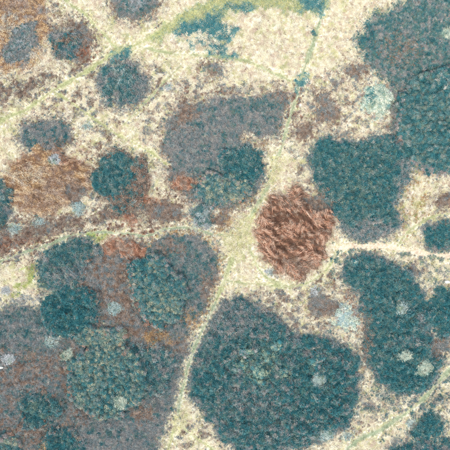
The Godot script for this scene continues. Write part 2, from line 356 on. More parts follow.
	add("shrub", "shrub", "pale leafy shrubs", "crown", ring(345, 318, 10, 12), .6, {"A": .6, "W": .4}, "pale aqua leafy shrub beside the mottled brown heather", [], "W", {"dens": .65})
	add("shrub", "shrub", SG, "shrub", poly([186, 388, 191, 354, 202, 326, 217, 304, 242, 296, 264, 305, 281, 317, 293, 333, 312, 336, 335, 338, 352, 346, 361, 362, 360, 386, 355, 408, 346, 429, 330, 440, 300, 448, 272, 456, 240, 453, 221, 440, 204, 416]), 1.05, {"D": .3, "T": .55, "M": .15}, "huge round dark teal shrub with pale leafy lumps beside the centre trail", [[232, 318, 30, 18, "M", .6], [250, 400, 30, 14, "M", .3], [258, 364, 22, 16, "P", .38], [320, 390, 34, 34, "D", .55], [318, 362, 12, 12, "M", .3], [206, 390, 10, 18, "D", .5], [290, 425, 26, 10, "M", .2]], "M", {"lump": .9})
	add("heather_patch", "heather", HG, "heath", ring(372, 408, 14, 8), .32, {"M": .6, "T": .4}, "small blue-grey heather clump above the southeast trail", [], "S", {"dens": .6})
	add("shrub", "shrub", SG, "shrub", ring(436, 401, 10, 10), .6, {"T": .5, "M": .5}, "small teal shrub on the outer bank of the southeast trail", [], "S", {"dens": .8})
	add("shrub", "shrub", SG, "shrub", ring(428, 428, 17, 14), .8, {"D": .8, "T": .2}, "round saturated teal shrub in the corner outside the southeast trail", [], "T")
	add("shrub", "shrub", SG, "shrub", poly([384, 462, 396, 444, 412, 443, 430, 445, 452, 438, 510, 420, 510, 510, 380, 510]), .8, {"D": .6, "M": .4}, "dark teal shrub along the bottom edge outside the southeast trail")
	# --- round pale tussocks
	for t in [
		[56, 160, 6, "L", "lilac-grey tussock on the upper edge of the golden bracken bed"],
		[79, 208, 8, "A", "pale blue tussock at the lower corner of the golden bracken bed"],
		[39, 221, 6, "A", "pale blue tussock under the middle of the golden bracken bed"],
		[15, 228, 7, "A", "pale blue-green tussock near the picture's edge under the golden bracken"],
		[88, 126, 6, "A", "aqua tussock on the faint trail below the round teal-grey shrub"],
		[168, 87, 5, "L", "small sky-blue tussock beside the short faint north trail"],
		[115, 308, 7, "A", "grey-green tussock in the warm brown heather strip"],
		[53, 340, 6, "A", "pale aqua tussock on the grey heather below the deep saturated teal shrub"],
		[68, 355, 6, "W", "cream-green tussock between the mauve-grey heather and the largest lumpy crown"],
		[122, 400, 7, "W", "yellowish-white tussock on the lower edge of the largest lumpy crown"],
		[9, 359, 6, "L", "lilac tussock in the grey heather at the picture's edge"],
		[269, 272, 5, "L", "small blue tussock at the foot of the red-brown bracken mound"],
		[316, 290, 6, "L", "blue-grey tussock on the loop trail's lower side near the brown heather"],
		[400, 308, 6, "A", "pale aqua tussock in the upper half of the kidney-shaped shrub"],
		[403, 354, 5, "W", "small pale green tussock in the lower half of the kidney-shaped shrub"],
		[422, 366, 8, "W", "largest cream tussock on the outer rim of the kidney-shaped shrub"],
		[446, 35, 6, "W", "pale green tussock at the edge of the huge teal-grey heather"],
		[318, 378, 6, "A", "aqua-green tussock in the right half of the huge dark shrub"],
		[327, 434, 7, "A", "pale aqua tussock on the lower rim of the huge dark shrub"],
		[347, 436, 5, "A", "small aqua tussock between the huge dark shrub and southeast trail"],
		[411, 424, 6, "A", "pale aqua tussock beside the round saturated corner shrub"],
		[5, 290, 6, "L", "pale lilac tussock beside the lower end of the bright green moss"],
	]:
		add("tussock", "tussock", TG, "tussock", ring(t[0], t[1], t[2] * 1.1, t[2] * .9), .35, {t[3]: .8, "P": .2}, t[4])

	for t in [
		[112, 244, 10, 7, "rust-red dead clump at the corner of the broad grey-teal shrub"],
		[134, 250, 11, 7, "rust-brown dead clump between the teal crowns and the thin dark trail"],
		[150, 199, 7, 7, "small rust-red dead clump at the foot of the half teal, half brown shrub"],
		[131, 222, 9, 5, "small rust-brown dead clump on the pale ground above the thin dark trail"],
		[186, 184, 9, 8, "rust-brown dead clump on the west side of the central heather"]]:
		add("bracken_clump", "bracken", "rust-red dead clumps", "bracken", ring(t[0], t[1], t[2], t[3]), .3, {"B": .35, "R": .65}, t[4], [], "B", {"flow": .3, "wander": 2.0})
	add("sedge_tuft", "sedge", "dark sedge", "heath", ring(315.5, 33, 2.0, 4.5), .4, {"D": 1.0}, "tiny dark sedge tuft growing on the north trail near its top end", [], "", {"keep": true})
	# --- little pale leaf lumps breaking the dark shrubs
	for t in [
		[247, 351, 5, "pale green leafy clump second from top of the huge dark shrub's middle cluster"],
		[258, 366, 7, "largest pale green leafy clump in the middle of the huge dark shrub"],
		[268, 354, 5, "pale green leafy clump above and right of the huge shrub's largest clump"],
		[276, 344, 4, "topmost pale green leafy clump of the cluster in the huge dark shrub"],
		[256, 381, 4, "lowest pale green leafy clump of the cluster in the huge dark shrub"],
		[282, 371, 5, "rightmost pale green leafy clump of the cluster in the huge dark shrub"],
		[239, 364, 4, "leftmost pale green leafy clump of the cluster in the huge dark shrub"]]:
		add("leafy_clump", "shrub", "pale leafy clumps", "crown", ring(t[0], t[1], t[2], t[2]), 1.3, {"P": .7, "T": .3}, t[3], [], "T", {"dens": .8})
	add("leafy_clump", "shrub", "pale leafy clumps", "crown", ring(313, 362, 6, 6), 1.3, {"P": .7, "T": .3}, "pale green leafy clump above the aqua-green tussock in the huge dark shrub", [], "T", {"dens": .8})
	add("leafy_clump", "shrub", "pale leafy clumps", "crown", ring(353, 262, 5, 4), 1.2, {"P": .7, "T": .3}, "pale green leafy clump at the top tip of the kidney-shaped shrub", [], "T", {"dens": .8})
	# --- rasterise the plan: who owns each square
	ids.resize(N * N)
	ids.fill(-1)
	var wa := PackedVector2Array()
	wa.resize(N * N)
	for j in N:
		for i in N:
			var x := float(i + LO)
			var y := float(j + LO)
			wa[j * N + i] = Vector2(x + n_warp.get_noise_2d(x, y) * 7.0 + n_fine.get_noise_2d(x, y) * 2.2, y + n_warp.get_noise_2d(x + 300.0, y) * 7.0 + n_fine.get_noise_2d(x + 300.0, y) * 2.2)
	for k in things.size():
		var s: PackedVector2Array = things[k].shape
		if things[k].style != "tussock" and things[k].name != "leafy_clump" and not things[k].opt.has("keep"):
			s = Geometry2D.offset_polygon(s, 1.6 if things[k].style == "heath" else 1.6)[0]
		var lo := s[0]
		var hi := s[0]
		for p in s:
			lo = lo.min(p)
			hi = hi.max(p)
		var calm: bool = things[k].style == "tussock"
		if calm:   # a tussock that stands in taller growth reaches its top
			var mid := (lo + hi) * .5
			var host := ids[clampi(int(mid.y) - LO, 0, N - 1) * N + clampi(int(mid.x) - LO, 0, N - 1)]
			if host >= 0:
				things[k].h = maxf(.35, things[host].h + .12)
		for j in range(clampi(int(lo.y) - 8 - LO, 0, N), clampi(int(hi.y) + 9 - LO, 0, N)):
			for i in range(clampi(int(lo.x) - 8 - LO, 0, N), clampi(int(hi.x) + 9 - LO, 0, N)):
				var q := Vector2(i + LO, j + LO) if calm else wa[j * N + i]
				if Geometry2D.is_point_in_polygon(q, s):
					ids[j * N + i] = k

	# --- trails: [half width, tone (0 yellow-green turf, 1 grey-green worn, 2 pale sandy), points...]
	trail.resize(N * N)
	trail_tone.resize(N * N)
	halo.resize(N * N)
	for t in trails():
		var half: float = t[1]
		var pts := curve(t[3])
		for k in pts.size() - 1:
			var a := pts[k]
			var b := pts[k + 1]
			var r := half * 3.0 + 4.0
			for j in range(clampi(int(minf(a.y, b.y) - r) - LO, 0, N), clampi(int(maxf(a.y, b.y) + r) + 2 - LO, 0, N)):
				for i in range(clampi(int(minf(a.x, b.x) - r) - LO, 0, N), clampi(int(maxf(a.x, b.x) + r) + 2 - LO, 0, N)):
					var p := Vector2(i + LO, j + LO)
					var d := p.distance_to(Geometry2D.get_closest_point_to_segment(p, a, b)) + n_fine.get_noise_2d(p.x * 1.0, p.y * 1.0) * half * .7 + n_patch.get_noise_2d(p.x * .5 + 20.0, p.y * .5) * half * 1.3
					var v := (1.0 - smoothstep(half * .35, half * 1.5, d)) * clampf(1.1 + n_patch.get_noise_2d(p.x * .7, p.y * .7) * .8, .65, 1.0)
					halo[j * N + i] = maxf(halo[j * N + i], 1.0 - smoothstep(half, half * 3.0 + 3.0, d))
					if v > trail[j * N + i]:
						trail[j * N + i] = v
						trail_tone[j * N + i] = t[2]
	for o in N * N:
		if halo[o] > .86 and ids[o] >= 0 and not things[ids[o]].opt.has("keep"):
			ids[o] = -1
	# --- turf and moss areas
	turf.resize(N * N)
	turf_kind.resize(N * N)
	for t in mosses():
		var s: PackedVector2Array = t[1]
		var c := Vector2.ZERO
		for p in s:
			c += p / s.size()
		var far := 0.0
		for p in s:
			far = maxf(far, c.distance_to(p))
		for j in range(clampi(int(c.y - far) - 8 - LO, 0, N), clampi(int(c.y + far) + 8 - LO, 0, N)):
			for i in range(clampi(int(c.x - far) - 8 - LO, 0, N), clampi(int(c.x + far) + 8 - LO, 0, N)):
				var o := j * N + i
				if ids[o] < 0 and Geometry2D.is_point_in_polygon(wa[o] + (wa[o] - Vector2(i + LO, j + LO)) * .6, s):
					turf[o] = 1.0
					turf_kind[o] = t[0]

func trails() -> Array:
	# [name, half width, tone, points]
	return [
		["main", 2.2, .2, [-60, 150, -20, 130, 0, 121, 25, 110, 50, 93, 75, 78, 100, 62, 115, 52, 135, 45, 152, 38]],
		["green", 3.0, .0, [130, 47, 150, 38, 168, 28, 185, 18, 205, 8, 225, 2, 240, -20]],
		["thin", 1.6, .3, [60, -20, 66, 0, 85, 14, 100, 30, 112, 44, 120, 50]],
		["faint", 1.2, .1, [55, 92, 75, 105, 95, 120, 115, 133, 135, 143, 158, 157, 166, 164]],
		["faint", 1.1, .5, [180, 66, 168, 78, 150, 98, 136, 112, 124, 124]],
		["faint", 1.5, .4, [140, 46, 160, 52, 178, 54, 205, 55, 228, 57, 248, 61, 270, 71, 293, 82]],
		["north", 1.8, .7, [330, -30, 326, 2, 317, 30, 309, 56, 299, 84, 294, 105, 287, 128, 281, 150, 274, 170, 268, 186, 257, 205, 246, 222]],
		["hub", 2.0, .3, [246, 222, 240, 240, 233, 258, 226, 275, 217, 300]],
		["centre", 1.8, .9, [217, 300, 206, 322, 197, 342, 190, 360, 185, 380, 180, 402, 177, 420]],
		["fork", 1.5, .2, [177, 418, 186, 430, 198, 440, 212, 450, 230, 480]],
		["fork", 1.5, .2, [178, 418, 172, 435, 168, 452, 160, 490]],
		["loop", 1.4, .3, [262, 200, 252, 215, 248, 232, 251, 252, 258, 268, 270, 280, 288, 286, 305, 284, 320, 276, 331, 264, 336, 250]],
		["cross", 1.3, .3, [226, 280, 245, 284, 262, 284, 285, 288]],
		["west", 1.3, .9, [-30, 268, 0, 261, 25, 252, 45, 246, 70, 236, 100, 232, 130, 234, 148, 236, 165, 229, 190, 228, 212, 234, 232, 236]],
		["east", 2.2, 2.0, [336, 248, 352, 246, 372, 246, 395, 247, 420, 253, 450, 256, 500, 258]],
		["curl", 1.2, .3, [398, 246, 408, 232, 422, 222, 436, 216, 450, 214, 490, 212]],
		["southeast", 2.3, .8, [480, 340, 450, 370, 436, 386, 420, 402, 402, 416, 382, 429, 362, 439, 345, 452, 320, 490]],
	]

func mosses() -> Array:
	# [kind 0 teal, 1 bright green, 2 sage turf, 3 yellow-green; outline; name; label]
	return [
		[2, poly([150, 40, 168, 24, 186, 12, 205, 2, 225, -10, 300, -20, 330, -20, 334, 4, 318, 14, 298, 16, 270, 10, 240, 12, 222, 20, 200, 20, 184, 24, 168, 34, 156, 42]), "turf", "sage green sward sweeping along the top edge into the diagonal trail"],
		[0, poly([170, 27, 184, 21, 200, 20, 214, 14, 224, 17, 222, 26, 216, 34, 204, 36, 190, 34, 180, 35]), "moss", "dark teal mossy core of the streaks beside the pale grass at the top"],
		[0, poly([202, 33, 210, 32, 222, 44, 232, 52, 238, 59, 230, 58, 218, 48]), "moss", "dark teal mossy tail running down from the core to the thin trail"],
		[0, poly([222, 20, 234, 26, 236, 30, 226, 40, 228, 50, 224, 44, 220, 32]), "moss", "teal mossy feather on the side of the core facing the pale meadow"],
		[0, poly([176, 37, 196, 40, 212, 46, 222, 53, 208, 49, 192, 44]), "moss", "thin teal mossy streak fanning out below the dark core"],
		[0, poly([206, 14, 224, 4, 244, 2, 262, 6, 244, 9, 226, 12]), "moss", "teal mossy streak reaching from the core into the sage sward"],
		[0, poly([110, 56, 118, 49, 132, 47, 130, 55, 124, 62, 122, 70, 116, 68]), "moss", "blue-green mossy wedge at the diagonal trail junction"],
		[0, poly([292, -10, 328, -10, 328, 4, 320, 18, 312, 12, 300, 8]), "moss", "teal moss at the top end of the north trail"],
		[0, poly([298, 76, 304, 74, 303, 84, 300, 96, 296, 97, 296, 86]), "moss", "small blue-green mossy spot on the north trail"],
		[1, poly([38, 260, 40, 268, 30, 282, 22, 292, 12, 300, 8, 294, 18, 282, 26, 268]), "moss", "bright green moss strip beside the grey-teal shrub at the edge"],
		[1, poly([84, 238, 96, 232, 108, 234, 104, 241, 94, 244]), "moss", "bright green moss fringe above the broad grey-teal shrub"],
		[3, poly([174, 412, 184, 406, 192, 416, 194, 428, 184, 432, 174, 428]), "moss", "yellow-green mossy fork at the lower end of the centre trail"],
		[3, poly([226, 226, 240, 216, 254, 216, 252, 236, 246, 250, 238, 262, 228, 256, 220, 240]), "turf", "yellow-green turf of the trail hub beside the bracken mound"],
		[3, poly([258, 176, 272, 164, 284, 152, 290, 160, 280, 178, 266, 192, 256, 196]), "turf", "yellowish turf beside the north trail above the bracken mound"],
	]

func curve(v: Array) -> PackedVector2Array:
	var c := Curve2D.new()
	var p := PackedVector2Array()
	for k in range(0, v.size(), 2):
		p.append(Vector2(v[k], v[k + 1]))
	for k in p.size():
		var d := (p[mini(k + 1, p.size() - 1)] - p[maxi(k - 1, 0)]) / 6.0
		c.add_point(p[k], -d, d)
	return c.tessellate(3, 6)

func wob(x: float, y: float) -> Vector2:
	return Vector2(x + 4.0 * n_patch.get_noise_2d(x, y + 77.0), y + 4.0 * n_patch.get_noise_2d(x + 77.0, y))

# ------------------------------------------------------------------ heights
func grow_heights() -> void:
	dist.resize(N * N)
	hmap.resize(N * N)
	gmap.resize(N * N)
	for o in N * N:
		dist[o] = 99.0 if ids[o] >= 0 else 0.0
	for j in range(1, N - 1):
		for i in range(1, N - 1):
			var o := j * N + i
			dist[o] = minf(dist[o], minf(minf(dist[o - 1], dist[o - N]) + 1.0, minf(dist[o - N - 1], dist[o - N + 1]) + 1.41))
	for j in range(N - 2, 0, -1):
		for i in range(N - 2, 0, -1):
			var o := j * N + i
			dist[o] = minf(dist[o], minf(minf(dist[o + 1], dist[o + N]) + 1.0, minf(dist[o + N + 1], dist[o + N - 1]) + 1.41))
	for j in N:
		for i in N:
			var o := j * N + i
			var x := float(i + LO)
			var y := float(j + LO)
			var k := ids[o]
			if k >= 0:
				var t: Dictionary = things[k]
				var e := 1.0 - exp(-dist[o] / 6.5)
				var v: float = t.h * e
				match t.style:
					"crown":
						var q := wob(x, y)
						v *= .52 + .62 * (1.0 - clampf(n_lump.get_noise_2d(q.x, q.y) + 1.0, 0.0, 1.0)) + .30 * n_fine.get_noise_2d(x, y)
					"shrub":
						var q := wob(x, y)
						v *= .50 + .85 * (1.0 - clampf(n_lump.get_noise_2d(q.x * .72 + 200.0, q.y * .72) + 1.0, 0.0, 1.0)) + .45 * n_patch.get_noise_2d(x * 1.2, y * 1.2) + .30 * n_fine.get_noise_2d(x * .8, y * .8)
						if t.opt.has("lump"):
							v *= 1.15 - .35 * clampf(n_lump.get_noise_2d(x, y) + 1.0, 0.0, 1.0)
					"heath":
						v *= .90 + .45 * n_patch.get_noise_2d(x, y) + .45 * n_fine.get_noise_2d(x * .9, y * .9)
					"bracken":
						var f: float = t.opt.flow
						var u := x * cos(f) + y * sin(f)
						var w := -x * sin(f) + y * cos(f) + 11.0 * n_warp.get_noise_2d(x * 1.1, y * 1.1)
						v *= clampf(.35 + 2.6 * absf(n_patch.get_noise_2d(u * .35, w * 1.0)) + .35 * n_fine.get_noise_2d(u * .4, w), .12, 1.6)
				hmap[o] = maxf(v, .02)
			var fade := clampf(minf(minf(i, N - 1 - i), minf(j, N - 1 - j)) / 30.0, 0.0, 1.0)
			gmap[o] = fade * (.35 * n_big.get_noise_2d(x, y) + .05 * n_patch.get_noise_2d(x, y) - .07 * trail[o])
	var b := hmap.duplicate()
	for j in range(1, N - 1):
		for i in range(1, N - 1):
			var o := j * N + i
			b[o] = (hmap[o] * 4.0 + hmap[o - 1] + hmap[o + 1] + hmap[o - N] + hmap[o + N]) / 8.0
	hmap = b

# ------------------------------------------------------------------ ground
func mixc(a: Color, b: Color, t: float) -> Color:
	return a.lerp(b, clampf(t, 0.0, 1.0))

func trail_colour(tone: float) -> Color:
	if tone > 1.5:
		return Color(.70, .57, .46)
	return mixc(Color(.39, .40, .19), Color(.22, .29, .21), tone)

func build_ground() -> void:
	var data := PackedByteArray()
	data.resize(TS * TS * 3)
	var lut := PackedByteArray()
	for k in 1025:
		lut.append(int(clampf(Color(k / 1024.0, 0, 0).linear_to_srgb().r, 0, 1) * 255.0))
	var straw := Color(.60, .55, .44)
	var cream := Color(.68, .65, .56)
	var green := Color(.56, .54, .34)
	var earth := Color(.42, .32, .25)
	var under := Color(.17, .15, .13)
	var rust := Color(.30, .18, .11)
	var mosscol := [Color(.05, .19, .21), Color(.30, .38, .11), Color(.30, .36, .22), Color(.50, .50, .24)]
	for j in TS:
		for i in TS:
			var x := LO + i * float(N - 1) / (TS - 1)
			var y := LO + j * float(N - 1) / (TS - 1)
			var o := mini(int(y - LO + .5), N - 1) * N + mini(int(x - LO + .5), N - 1)
			var k := ids[o]
			var f := n_fine.get_noise_2d(x * 3.1, y * 3.1)
			var p := n_patch.get_noise_2d(x * 1.3, y * 1.3)
			var c := mixc(straw, cream, .5 + p * 1.3)
			c = mixc(c, green, n_patch.get_noise_2d(x + 900.0, y) * 1.6 - .05)
			c = mixc(c, earth, (n_fine.get_noise_2d(x * .8, y * .8 + 500.0) - .18) * 1.9)
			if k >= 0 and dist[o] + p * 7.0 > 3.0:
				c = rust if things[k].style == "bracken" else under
			if turf[o] > 0.0:
				c = mixc(c, mosscol[turf_kind[o]], .8)
			var tr := sample(trail, x, y)
			if tr > 0.02:
				c = mixc(c, trail_colour(trail_tone[o]), tr * .85)
			var g := 1.0 + f * .42
			var q := (j * TS + i) * 3
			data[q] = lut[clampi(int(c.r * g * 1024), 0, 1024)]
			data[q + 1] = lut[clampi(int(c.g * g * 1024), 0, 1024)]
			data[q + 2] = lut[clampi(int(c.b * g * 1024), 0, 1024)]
	var im := Image.create_from_data(TS, TS, false, Image.FORMAT_RGB8, data)
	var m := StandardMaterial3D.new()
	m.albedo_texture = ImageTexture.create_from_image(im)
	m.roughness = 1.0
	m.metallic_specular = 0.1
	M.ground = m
	var st := SurfaceTool.new()
	st.begin(Mesh.PRIMITIVE_TRIANGLES)
	st.set_smooth_group(0)
	var n2 := (N - 1) / 2 + 1
	for j in n2:
		for i in n2:
			var a := mini(i * 2, N - 1)
			var b := mini(j * 2, N - 1)
			st.set_uv(Vector2(a, b) / float(N - 1))
			st.add_vertex(Vector3(wx(a + LO), gmap[b * N + a], wx(b + LO)))
	for j in n2 - 1:
		for i in n2 - 1:
			var o := j * n2 + i
			for v in [o, o + 1, o + n2, o + 1, o + n2 + 1, o + n2]:
				st.add_index(v)
	st.generate_normals()
	var mesh := st.commit()
	# the heath goes on flat outside the surveyed square
	var s2 := SurfaceTool.new()
	s2.begin(Mesh.PRIMITIVE_TRIANGLES)
	var x0 := wx(LO)
	var x1 := wx(mini((n2 - 1) * 2, N - 1) + LO)
	var R := 420.0
	for r in [[-R, -R, R, x0], [-R, x1, R, R], [-R, x0, x0, x1], [x1, x0, R, x1]]:
		for v in [Vector3(r[0], 0, r[1]), Vector3(r[2], 0, r[1]), Vector3(r[0], 0, r[3]), Vector3(r[2], 0, r[1]), Vector3(r[2], 0, r[3]), Vector3(r[0], 0, r[3])]:
			s2.set_normal(Vector3.UP)
			s2.add_vertex(v)
	s2.commit(mesh)
	var far := StandardMaterial3D.new()
	var nt := NoiseTexture2D.new()
	var nz := FastNoiseLite.new()
	nz.frequency = 0.012
	nz.fractal_octaves = 5
	nz.seed = 5
	nt.noise = nz
	nt.width = 512
	nt.height = 512
	nt.seamless = true
	var gr := Gradient.new()
	gr.set_color(0, lin(.07, .13, .13).linear_to_srgb())
	gr.set_color(1, lin(.55, .48, .36).linear_to_srgb())
	gr.add_point(.5, lin(.20, .17, .14).linear_to_srgb())
	nt.color_ramp = gr
	far.albedo_texture = nt
	far.uv1_triplanar = true
	far.uv1_world_triplanar = true
	far.uv1_scale = Vector3(.03, .03, .03)
	far.roughness = 1.0
	mesh.surface_set_material(0, m)
	mesh.surface_set_material(1, far)
	var g := MeshInstance3D.new()
	g.name = "ground"
	g.mesh = mesh
	g.set_meta("kind", "structure")
	g.set_meta("label", "pale dry grassland ground of the heath")
	g.set_meta("category", "ground")
	add_child(g)

func build_paths() -> void:
	var label := {
		"main": "yellow-green diagonal trail crossing the top corner of the heath", "green": "wide green trail curving to the top edge",
		"thin": "thin trail dropping from the top edge to the junction", "north": "grey-green trail running down from the top to the hub",
		"hub": "pale green trail through the yellow hub", "centre": "worn grey-green trail between the two southern shrub masses",
		"fork": "short branch of the fork at the bottom edge", "loop": "thin loop trail around the red-brown bracken mound",
		"cross": "short level trail under the bracken mound", "west": "thin dark trail from the hub to the edge",
		"east": "pale sandy trail between the two eastern shrubs", "curl": "thin trail curling around the round eastern shrub",
		"southeast": "grey-green trail cutting the bottom corner", "faint": "faint thin trail through the pale northern grass"}
	for t in trails():
		var pts := curve(t[3])
		var st := SurfaceTool.new()
		st.begin(Mesh.PRIMITIVE_TRIANGLES)
		st.set_smooth_group(0)
		var cnt := 0
		var dense := PackedVector2Array()
		for k in pts.size() - 1:
			var steps := maxi(1, int(pts[k].distance_to(pts[k + 1]) / 1.2))
			for s in steps:
				dense.append(pts[k].lerp(pts[k + 1], float(s) / steps))
		for k in dense.size():
			var d := (dense[mini(k + 1, dense.size() - 1)] - dense[maxi(k - 1, 0)]).normalized()
			var nrm := Vector2(-d.y, d.x)
			var p := dense[k]
			if p.x < LO + 1 or p.y < LO + 1 or p.x > LO + N - 3 or p.y > LO + N - 3:
				continue
			for s in [-1.0, 0.0, 1.0]:
				var w: float = t[1] * (1.0 + .5 * n_fine.get_noise_2d(p.x * 1.5 + s * 90.0, p.y * 1.5))
				var q: Vector2 = p + nrm * w * float(s)
				st.set_uv(Vector2(q.x - LO, q.y - LO) / float(N - 1))
				st.add_vertex(Vector3(wx(q.x), sample(gmap, q.x, q.y) + .012, wx(q.y)))
			cnt += 1
		for k in cnt - 1:
			for s in 2:
				var o := k * 3 + s
				for v in [o, o + 3, o + 1, o + 1, o + 3, o + 4]:
					st.add_index(v)
		st.generate_normals()
		var o := MeshInstance3D.new()
		o.name = numbered("path")
		o.mesh = st.commit()
		o.material_override = M.ground
		o.set_meta("kind", "structure")
		o.set_meta("label", label[t[0]])
		o.set_meta("category", "path")
		add_child(o)

# ------------------------------------------------------------------ plants
func choose(t: Dictionary, x: float, y: float, d: float) -> String:
	var v := n_patch.get_noise_2d(x * .9 + 70.0, y * .9)
	for k in t.tints:
		var e := Vector2((x - k[0]) / k[2], (y - k[1]) / k[3]).length()
		if e < 1.5 and rng.randf() < k[5] * (1.0 - smoothstep(.45, 1.35, e + v * .7)):
			return k[4]
	if t.fringe != "" and d < 4.5 + v * 5.0 and rng.randf() < .62:
		return t.fringe
	# neighbouring sprigs tend to share a tone: coherent noise plus chance
	var r := clampf(.5 + v * .9 + .55 * n_fine.get_noise_2d(x * .55, y * .55 + 33.0) + rng.randf_range(-.3, .3), 0.0, .9999)
	var acc := 0.0
	for k in t.mix:
		acc += t.mix[k]
		if r < acc:
			return k
	return t.mix.keys()[-1]

func build_things() -> void:
	var bufs := []
	for k in things.size():
		var t: Dictionary = things[k]
		var list := []
		for v in 3:
			list.append(PackedFloat32Array())
		bufs.append(list)
		var c := Vector2.ZERO
		for p in t.shape:
			c += p / t.shape.size()
		c = c.clamp(Vector2(LO + 2, LO + 2), Vector2(LO + N - 3, LO + N - 3))
		t.at = Vector3(wx(c.x), sample(gmap, c.x, c.y), wx(c.y))
	var per := {"heath": 1.15, "shrub": 1.15, "crown": 1.25, "bracken": 4.2, "tussock": .8}
	for j in range(1, N - 1):
		for i in range(1, N - 1):
			var o := j * N + i
			var k := ids[o]
			if k < 0:
				continue
			var t: Dictionary = things[k]
			if trail[o] > .55 and not t.opt.has("keep") and rng.randf() < .85:
				continue
			var n: float = per[t.style] * t.opt.get("dens", 1.0)
			var out := i + LO < -14 or j + LO < -14 or i + LO > 464 or j + LO > 464
			if out:
				n *= .55
			n *= 1.0 if t.opt.has("keep") else cover(o, i + LO, j + LO)
			var cnt := int(n + rng.randf())
			var stray := 0
			if t.style != "tussock" and dist[o] < 6.0:
				stray = 1 + int(rng.randf() < .6)
			for s in cnt + stray:
				var x := i + LO + rng.randf() - .5
				var y := j + LO + rng.randf() - .5
				var d := dist[o]
				if t.style == "tussock":
					x += rng.randfn(0.0, 1.3)
					y += rng.randfn(0.0, 1.3)
				if s >= cnt:
					var away := rng.randf() * TAU
					var reach := 1.0 + absf(rng.randfn(0.0, 1.0)) * (5.5 if t.style == "heath" else 4.8)
					x += cos(away) * reach
					y += sin(away) * reach
					var oo := clampi(int(y - LO + .5), 0, N - 1) * N + clampi(int(x - LO + .5), 0, N - 1)
					if ids[oo] >= 0 or trail[oo] > .15:
						continue
				var h := sample(hmap, x, y)
				var g := sample(gmap, x, y)
				var slope := Vector3(sample(hmap, x - 1.0, y) - sample(hmap, x + 1.0, y), 2.0 * U, sample(hmap, x, y - 1.0) - sample(hmap, x, y + 1.0)).normalized()
				var src := t
				if t.style in ["heath", "shrub", "crown"]:
					var near := clampi(int(y - LO + rng.randfn(0.0, 3.2)), 0, N - 1) * N + clampi(int(x - LO + rng.randfn(0.0, 3.2)), 0, N - 1)
					if ids[near] >= 0 and things[ids[near]].style in ["heath", "shrub", "crown"]:
						src = things[ids[near]]
				near_tone = tone_at(x, y)
				var pal := choose(src, x, y, d)
				if t.style in ["shrub", "heath"] and pal in ["T", "D", "M"] and tone_at(x + 60.0, y * 1.3) + rng.randf_range(-.2, .2) > (.34 if pal == "M" else .48):
					pal = "V"
				var col := pick(pal, .12)
				if t.style == "crown" and t.group == SG_:
					col = Color(col.r * .92, col.g * .80, col.b * .78)
				var b: Basis
				var sc := rng.randf_range(.75, 1.2)
				var yy := g + h * rng.randf_range(.78, 1.0)
				var vi := rng.randi() % 3
				if t.style == "bracken":
					var fl: float = t.opt.flow
					var sv := n_patch.get_noise_2d((x * cos(fl) + y * sin(fl)) * .38 + 500.0, (y * cos(fl) - x * sin(fl) + 4.0 * n_warp.get_noise_2d(x, y)) * 1.9) + rng.randf_range(-.07, .07)
					if pal in ["R", "Y"] and t.name == "bracken_bed" and absf(sv) > .10:
						col = pick(("r" if pal == "R" else "y") if sv > 0.0 else ("d" if pal == "R" else "e"), .2)
					var ang: float = t.opt.flow + n_warp.get_noise_2d(x * .6, y * .6) * t.opt.wander * 1.8 + rng.randfn(0.0, .75) + (PI if rng.randf() < .3 else 0.0)
					b = Basis(Quaternion(Vector3.UP, Vector3.UP.lerp(slope, .8).normalized())) * Basis(Vector3.UP, -ang) * Basis(Vector3.RIGHT, rng.randf_range(-.6, .6)) * Basis(Vector3.BACK, rng.randf_range(-.3, .3))
					sc = rng.randf_range(.26, .62)
					if t.opt.has("ridge") and sv > .05 and rng.randf() < .07:
						sc = rng.randf_range(.7, 1.15)
						ang = t.opt.flow + n_warp.get_noise_2d(x * .6, y * .6) * 2.3 + rng.randfn(0.0, .2)
						b = Basis(Quaternion(Vector3.UP, Vector3.UP.lerp(slope, .7).normalized())) * Basis(Vector3.UP, -ang)
						yy += .05
						col = pick("r", .15)
					x -= cos(ang) * 1.3
					y -= sin(ang) * 1.3
				else:
					var lean := Vector3.UP.lerp(slope, .75) + Vector3(rng.randf_range(-.35, .35), 0, rng.randf_range(-.35, .35))
					lean = lean.normalized()
					var q := Quaternion(Vector3.UP, lean)
					b = Basis(q) * Basis(Vector3.UP, rng.randf() * TAU)
					if t.style == "heath":
						sc *= .82
						yy = g + maxf(h - .22, 0.0) * rng.randf_range(.8, 1.0)
					elif t.style == "shrub":
						yy = g + maxf(h - .25, 0.0) * rng.randf_range(.85, 1.0)
					elif t.style == "crown":
						sc *= .85
						yy = g + maxf(h - .15, 0.0) * rng.randf_range(.85, 1.0)
					elif t.style == "tussock":
						sc *= .9
						yy = g + maxf(h - .2, 0.0)
						var c := Vector2(x - (t.at.x / U + 225.0), y - (t.at.z / U + 225.0))
						lean = Vector3(c.x * .16, 1.0, c.y * .16).normalized()
						b = Basis(Quaternion(Vector3.UP, lean)) * Basis(Vector3.UP, rng.randf() * TAU)
				if s >= cnt:
					sc *= rng.randf_range(.5, .85)
					if t.style != "bracken" and rng.randf() < .7:
						col = pick("M" if rng.randf() < .5 else "B", .15)
				b = b.scaled_local(Vector3(sc, sc, sc))
				put(bufs[k][vi], b, Vector3(wx(x), yy, wx(y)) - t.at, col)
